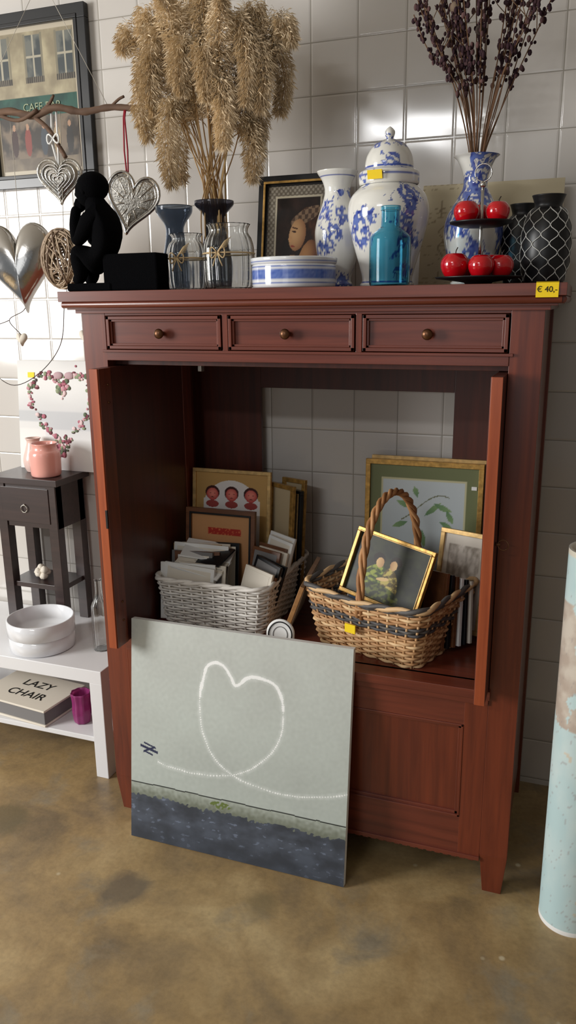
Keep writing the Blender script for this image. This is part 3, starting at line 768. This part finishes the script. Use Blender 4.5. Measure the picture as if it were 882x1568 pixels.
for s in(0,1,2):
    pts=[]
    for i,a in enumerate(np.linspace(0,pi,50)):
        y=-.168*cos(a);z=.12+.345*sin(a)**.75;an=i*.7+s*2*pi/3
        pts.append((.008*cos(an),y*(1+.03*sin(an)),z+.006*sin(an)))
    m.tube(pts,.0065,WICK,6,col=lin(mix((160,112,70),(194,144,96),s/2)))
m.M=m.M@T(-.02,-.183,.09);m.box(-.018,.018,-.004,0,-.012,.014,YEL)
m.build('brown_wicker_basket')

def faces3(u,v):
    c_=(188,150,92)
    if .10<u<.90 and v>.05 and el(u,v,.5,.34,.42,.28)<1:
        c_=(226,222,220)
    if .10<u<.90 and v>.22: c_=(226,222,220)
    for cu in(.23,.5,.77):
        if el(u,v,cu,.168,.10,.058)<1: c_=(66,30,28)
        if el(u,v,cu,.182,.082,.052)<1: c_=mix((232,140,124),(190,80,74),el(u,v,cu,.175,.08,.05))
        if el(u,v,cu-.032,.175,.012,.004)<1 or el(u,v,cu+.032,.175,.012,.004)<1 or el(u,v,cu,.208,.022,.004)<1: c_=(80,24,24)
        if el(u,v,cu,.262,.09,.03)<1: c_=(160,70,66)
    return c_
m=MB();m.M=lean(.262,-.215,SH+.02,6);m.pic(.29,.440,.012,.014,GOLD2,faces3,120,240);m.build('family_photo_frame',.001)
def redp(u,v):
    c_=mix((188,140,96),(170,120,80),v)
    if .28<u<.85 and .16<v<.24: c_=(160,44,34) if nz(u*30,v*60)>-.3 else (200,110,70)
    return c_
m=MB();m.M=lean(.262,-.30,SH+.02,6);m.pic(.252,.325,.020,.016,BW,redp,70,100,mitre=BLKG);m.build('brown_picture_frame',.001)
tan=lambda u,v:mix((186,170,140),(150,130,100),v)
for i,(x,y,w,hh,mt) in enumerate(((.435,-.19,.12,.40,GOLD),(.452,-.165,.12,.38,BLKF),(.462,-.14,.10,.41,GOLD))):
    m=MB();m.M=lean(x,y,SH+.02,4,-28+4*i);m.pic(w,hh,.014,.014,mt,tan,8,8,mitre=GOLD2 if mt is BLKF else None);m.build('gilt_picture_frame',.001)
rnd=random.Random(21)
m=MB();mats=[WPAP,WPAP,CREAM,BLKF,GREYB,BW,WPAP,GOLD2,CREAM,BLKF]
for i in range(10):
    y=-.465+i*.0145;x=.235+rnd.uniform(-.03,.03);hh=.160+.006*i+rnd.uniform(-.012,.014);w=rnd.uniform(.15,.20)
    m.M=lean(x,y,SH+.012,8+rnd.uniform(0,4),rnd.uniform(-5,5),rnd.uniform(-4,4))
    mt=mats[i%10];m.box(-w/2,w/2,-.009,0,0,hh+.02,mt)
    m.box(-w/2+.012,w/2-.012,-.0098,-.008,.012,hh+.008,rnd.choice([WPAP,GREYB,CREAM]))
for i in range(9):
    y=-.445+i*.02;hh=.160+.008*i+rnd.uniform(-.01,.02)
    m.M=lean(.425+rnd.uniform(-.012,.012),y,SH+.012,14,rnd.uniform(-24,-10),rnd.uniform(4,12))
    mt=rnd.choice([BLKF,BLKF,BW,WPAP,CREAM]);w=.11;m.box(-w/2,w/2,-.010,0,0,hh+.02,mt);m.box(-w/2+.01,w/2-.01,-.0108,-.009,.01,hh+.01,rnd.choice([CREAM,GREYB,BLKG]))
for i in range(4):
    m.M=T(.245,-.40+.02*i,SH+.185+.010*i)@R(rnd.uniform(-12,12),'Z')@R(18,'X')@R(rnd.uniform(-6,10),'Y');m.box(-.085,.085,-.05,.05,0,.006,[WPAP,CREAM,BLKF,WPAP][i])
m.build('photo_frames_and_cards',.0012)
m=MB();m.M=T(.523,-.33,SH)@R(8,'Z')@R(20,'Y');m.box(0,.014,-.15,.15,0,.19,TW);m.box(.013,.0155,-.135,.135,.015,.175,CREAM);m.build('leaning_wooden_frame',.002)
m=MB();m.M=T(.568,-.530,SH+.0445)@R(6,'Z')@R(80,'X')
m.lathe([(0,0),(.040,0),(.043,.004),(.043,.009),(.036,.012),(.031,.010),(0,.010)],(0,0,0),WPAP,40,rf=lambda a,z:1+.08*abs(sin(a)))
m.tube([(.036*cos(a),.0385*sin(a),.011) for a in np.linspace(0,2*pi,36,endpoint=False)],.0022,BLKG,6,True)
m.tube([(.022*cos(a),.024*sin(a),.0105) for a in np.linspace(0,2*pi,36,endpoint=False)],.0012,GREYB,6,True)
o=m.build('oval_photo_frame')

def botan(u,v):
    e=min(min(u,1-u)*.42,min(v,1-v)*.5)
    if e<.045: return (112,118,84)
    if e<.05: return (190,186,150)
    c_=mix((190,198,200),(174,184,188),v)
    for (x0,y0,an,L) in((.52,.35,-40,.16),(.42,.30,200,.15),(.60,.26,20,.15),(.50,.45,80,.13),(.36,.40,160,.12),(.66,.38,30,.13),(.45,.22,250,.08),(.72,.30,60,.11)):
        a=math.radians(an);du=(u-x0)*.8;dv=v-y0;p1=du*cos(a)+dv*sin(a);p2=-du*sin(a)+dv*cos(a)
        if 0<p1<L and abs(p2)<.020*sin(pi*p1/L): c_=mix((96,130,96),(138,164,114),p1/L)
    if abs(v-.30-.10*sin(u*7))<.004 and .3<u<.75: c_=(110,112,84)
    return c_
m=MB();m.M=lean(.900,-.085,SH,2);m.pic(.385,.505,.016,.016,GOLD,botan,120,150);m.box(.155,.172,-.0105,-.0085,.42,.432,WPAP);m.M=lean(.915,-.066,SH,2);m.pic(.385,.515,.012,.014,GOLD2,botan,6,6);m.build('botanical_picture_frame',.0015)
def couple(u,v):
    n=fr(u*14,v*14,3);c_=mix((50,54,36),(30,32,28),.5+fr(u*5,v*5))
    if elr(u,v,.35,.74,.19,.32,12)<1: c_=mix((146,158,60),(52,66,26),.5+n*2.2)
    if elr(u,v,.58,.74,.12,.32,-8)<1: c_=mix((180,164,86),(84,70,36),.5+n*2.2)
    if elr(u,v,.46,.90,.30,.16,0)<1: c_=mix((96,104,44),(40,44,24),.5+n*2)
    if el(u,v,.35,.33,.085,.10)<1 or el(u,v,.585,.31,.08,.10)<1: c_=(34,22,16)
    if elr(u,v,.375,.39,.055,.085,0)<1: c_=mix((222,186,132),(160,120,80),(u-.33)*8)
    if elr(u,v,.565,.37,.050,.080,0)<1: c_=mix((170,130,88),(224,192,140),(u-.52)*9)
    if elr(u,v,.47,.64,.09,.03,-20)<1: c_=(208,176,122)
    return c_
m=MB();m.M=lean(.842,-.448,SH+.140,20,-17,8);m.pic(.268,.205,.013,.016,GOLD,couple,130,110,mitre=GOLD2);m.build('figure_painting_frame',.0015)
def multi(u,v):
    c_=(212,204,192)
    if min(u,1-u)>.1 and min(v,1-v)>.1:c_=mix((150,140,128),(214,206,196),.5+fr(u*6,v*6,8)*1.5)
    return c_
m=MB();m.M=lean(1.050,-.275,SH+.02,10,-19);m.pic(.165,.31,.014,.014,GOLD2,multi,40,60);m.build('small_gilt_frame',.001)
rnd=random.Random(31);m=MB()
for i in range(6):
    m.M=lean(.985+.012*i,-.395+.012*i,SH+.012,10,-42+3*i,-8);hh=.225-.008*i
    mt=[BW,BLKF,BW,WPAP,BLKF,CREAM][i];m.box(-.075,.075,-.011,0,0,hh,mt);m.box(-.063,.063,-.0118,-.01,.012,hh-.012,[BW,GREYB,BW,GREYB,CREAM,WPAP][i])
for i in range(4):
    m.M=lean(.90-.03*i,-.36+.035*i,SH+.012,14,-19);m.box(-.11,.11,-.012,0,0,.21,[BLKF,BW,CREAM,GREYB][i])
m.build('small_framed_pictures',.0012)
m=MB();m.M=lean(.735,-.285,SH+.05,16,-26,10)
m.pic(.10,.235,.008,.010,WPAP,lambda u,v:(120,150,190) if v>.6 else (226,226,222),20,30);m.M=lean(.765,-.25,SH+.05,14,-20,8);m.box(-.05,.05,-.01,0,0,.235,CREAM);m.build('white_photo_card',.001)

# ---------------------------------------------------------------- map roll
def rollc(a,z,r):
    k=9;x,y=r*cos(a),r*sin(a)
    n=fr(x*k+2,y*k,z*k*.6,5);n2=fr(x*22,y*22,z*22,4);c_=mix((182,208,210),(206,220,218),.5+n)
    if .60<z<.93 and n+.25*n2>-.12: c_=mix((204,194,180),(180,164,150),.5+n2*1.2)
    elif n+.2*n2>.22: c_=mix((222,214,192),(204,196,178),.5+n2)
    if abs(nz(x*30,y*30,z*16))<.012: c_=mix(c_,(150,140,140),.4)
    if z>1.05: c_=(212,206,190)
    return lin(c_)
m=MB();zs=list(np.linspace(0,1.062,190))
m.lathe([(.078,z) for z in zs],(1.437,-.615,0),PAPER,130,colf=rollc)
m.lathe([(.078,1.062),(.0755,1.062),(.0755,.0)],(1.437,-.615,0),WPAP,64)
m.lathe([(.0755,1.062),(.067,1.062),(.067,.5)],(1.437,-.615,0),CREAM,64)
m.lathe([(.0785,0),(.0785,.012),(.078,.013)],(1.437,-.615,0),WPAP,64)
m.build('rolled_map')

# ---------------------------------------------------------------- lights
def area(name,loc,tgt,sx,sy,p,col):
    l=bpy.data.lights.new(name,'AREA');l.shape='RECTANGLE';l.size=sx;l.size_y=sy;l.energy=p;l.color=col
    o=bpy.data.objects.new(name,l);S.collection.objects.link(o);o.location=loc
    o.rotation_euler=(Vector(tgt)-Vector(loc)).to_track_quat('-Z','Y').to_euler();return o
area('shop_window_light',(-3.4,-3.3,2.0),(.5,-.4,.8),1.5,1.7,205,(1,.985,.96))
area('ceiling_tube_light',(-.02,-4.6,3.05),(.6,-1.0,1.2),1.1,.10,20,(1,1,1))
area('front_fill_light',(.3,-5.8,1.8),(.6,0,.9),1.4,1.8,9,(.96,.98,1))  # weak fill added behind the camera
w=bpy.data.worlds.new('W');S.world=w;w.use_nodes=True;w.node_tree.nodes['Background'].inputs[0].default_value=(.88,.94,1,1);w.node_tree.nodes['Background'].inputs[1].default_value=.19

# ---------------------------------------------------------------- camera
yw,pt,rl,fpx=.3528,.2587,-.0114,1205.5
F=Vector((-sin(yw)*cos(pt),cos(yw)*cos(pt),-sin(pt)));Rr=Vector((cos(yw),sin(yw),0));U=Rr.cross(F)
R2=cos(rl)*Rr+sin(rl)*U;U2=-sin(rl)*Rr+cos(rl)*U
cd=bpy.data.cameras.new('camera');co=bpy.data.objects.new('camera',cd);S.collection.objects.link(co)
Mx=Matrix((( R2.x,U2.x,-F.x,1.3501),(R2.y,U2.y,-F.y,-2.5814),(R2.z,U2.z,-F.z,1.6445),(0,0,0,1)))
co.matrix_world=Mx
cd.sensor_fit='HORIZONTAL';cd.sensor_width=36;cd.lens=fpx/882*36;cd.clip_start=.05
S.camera=co
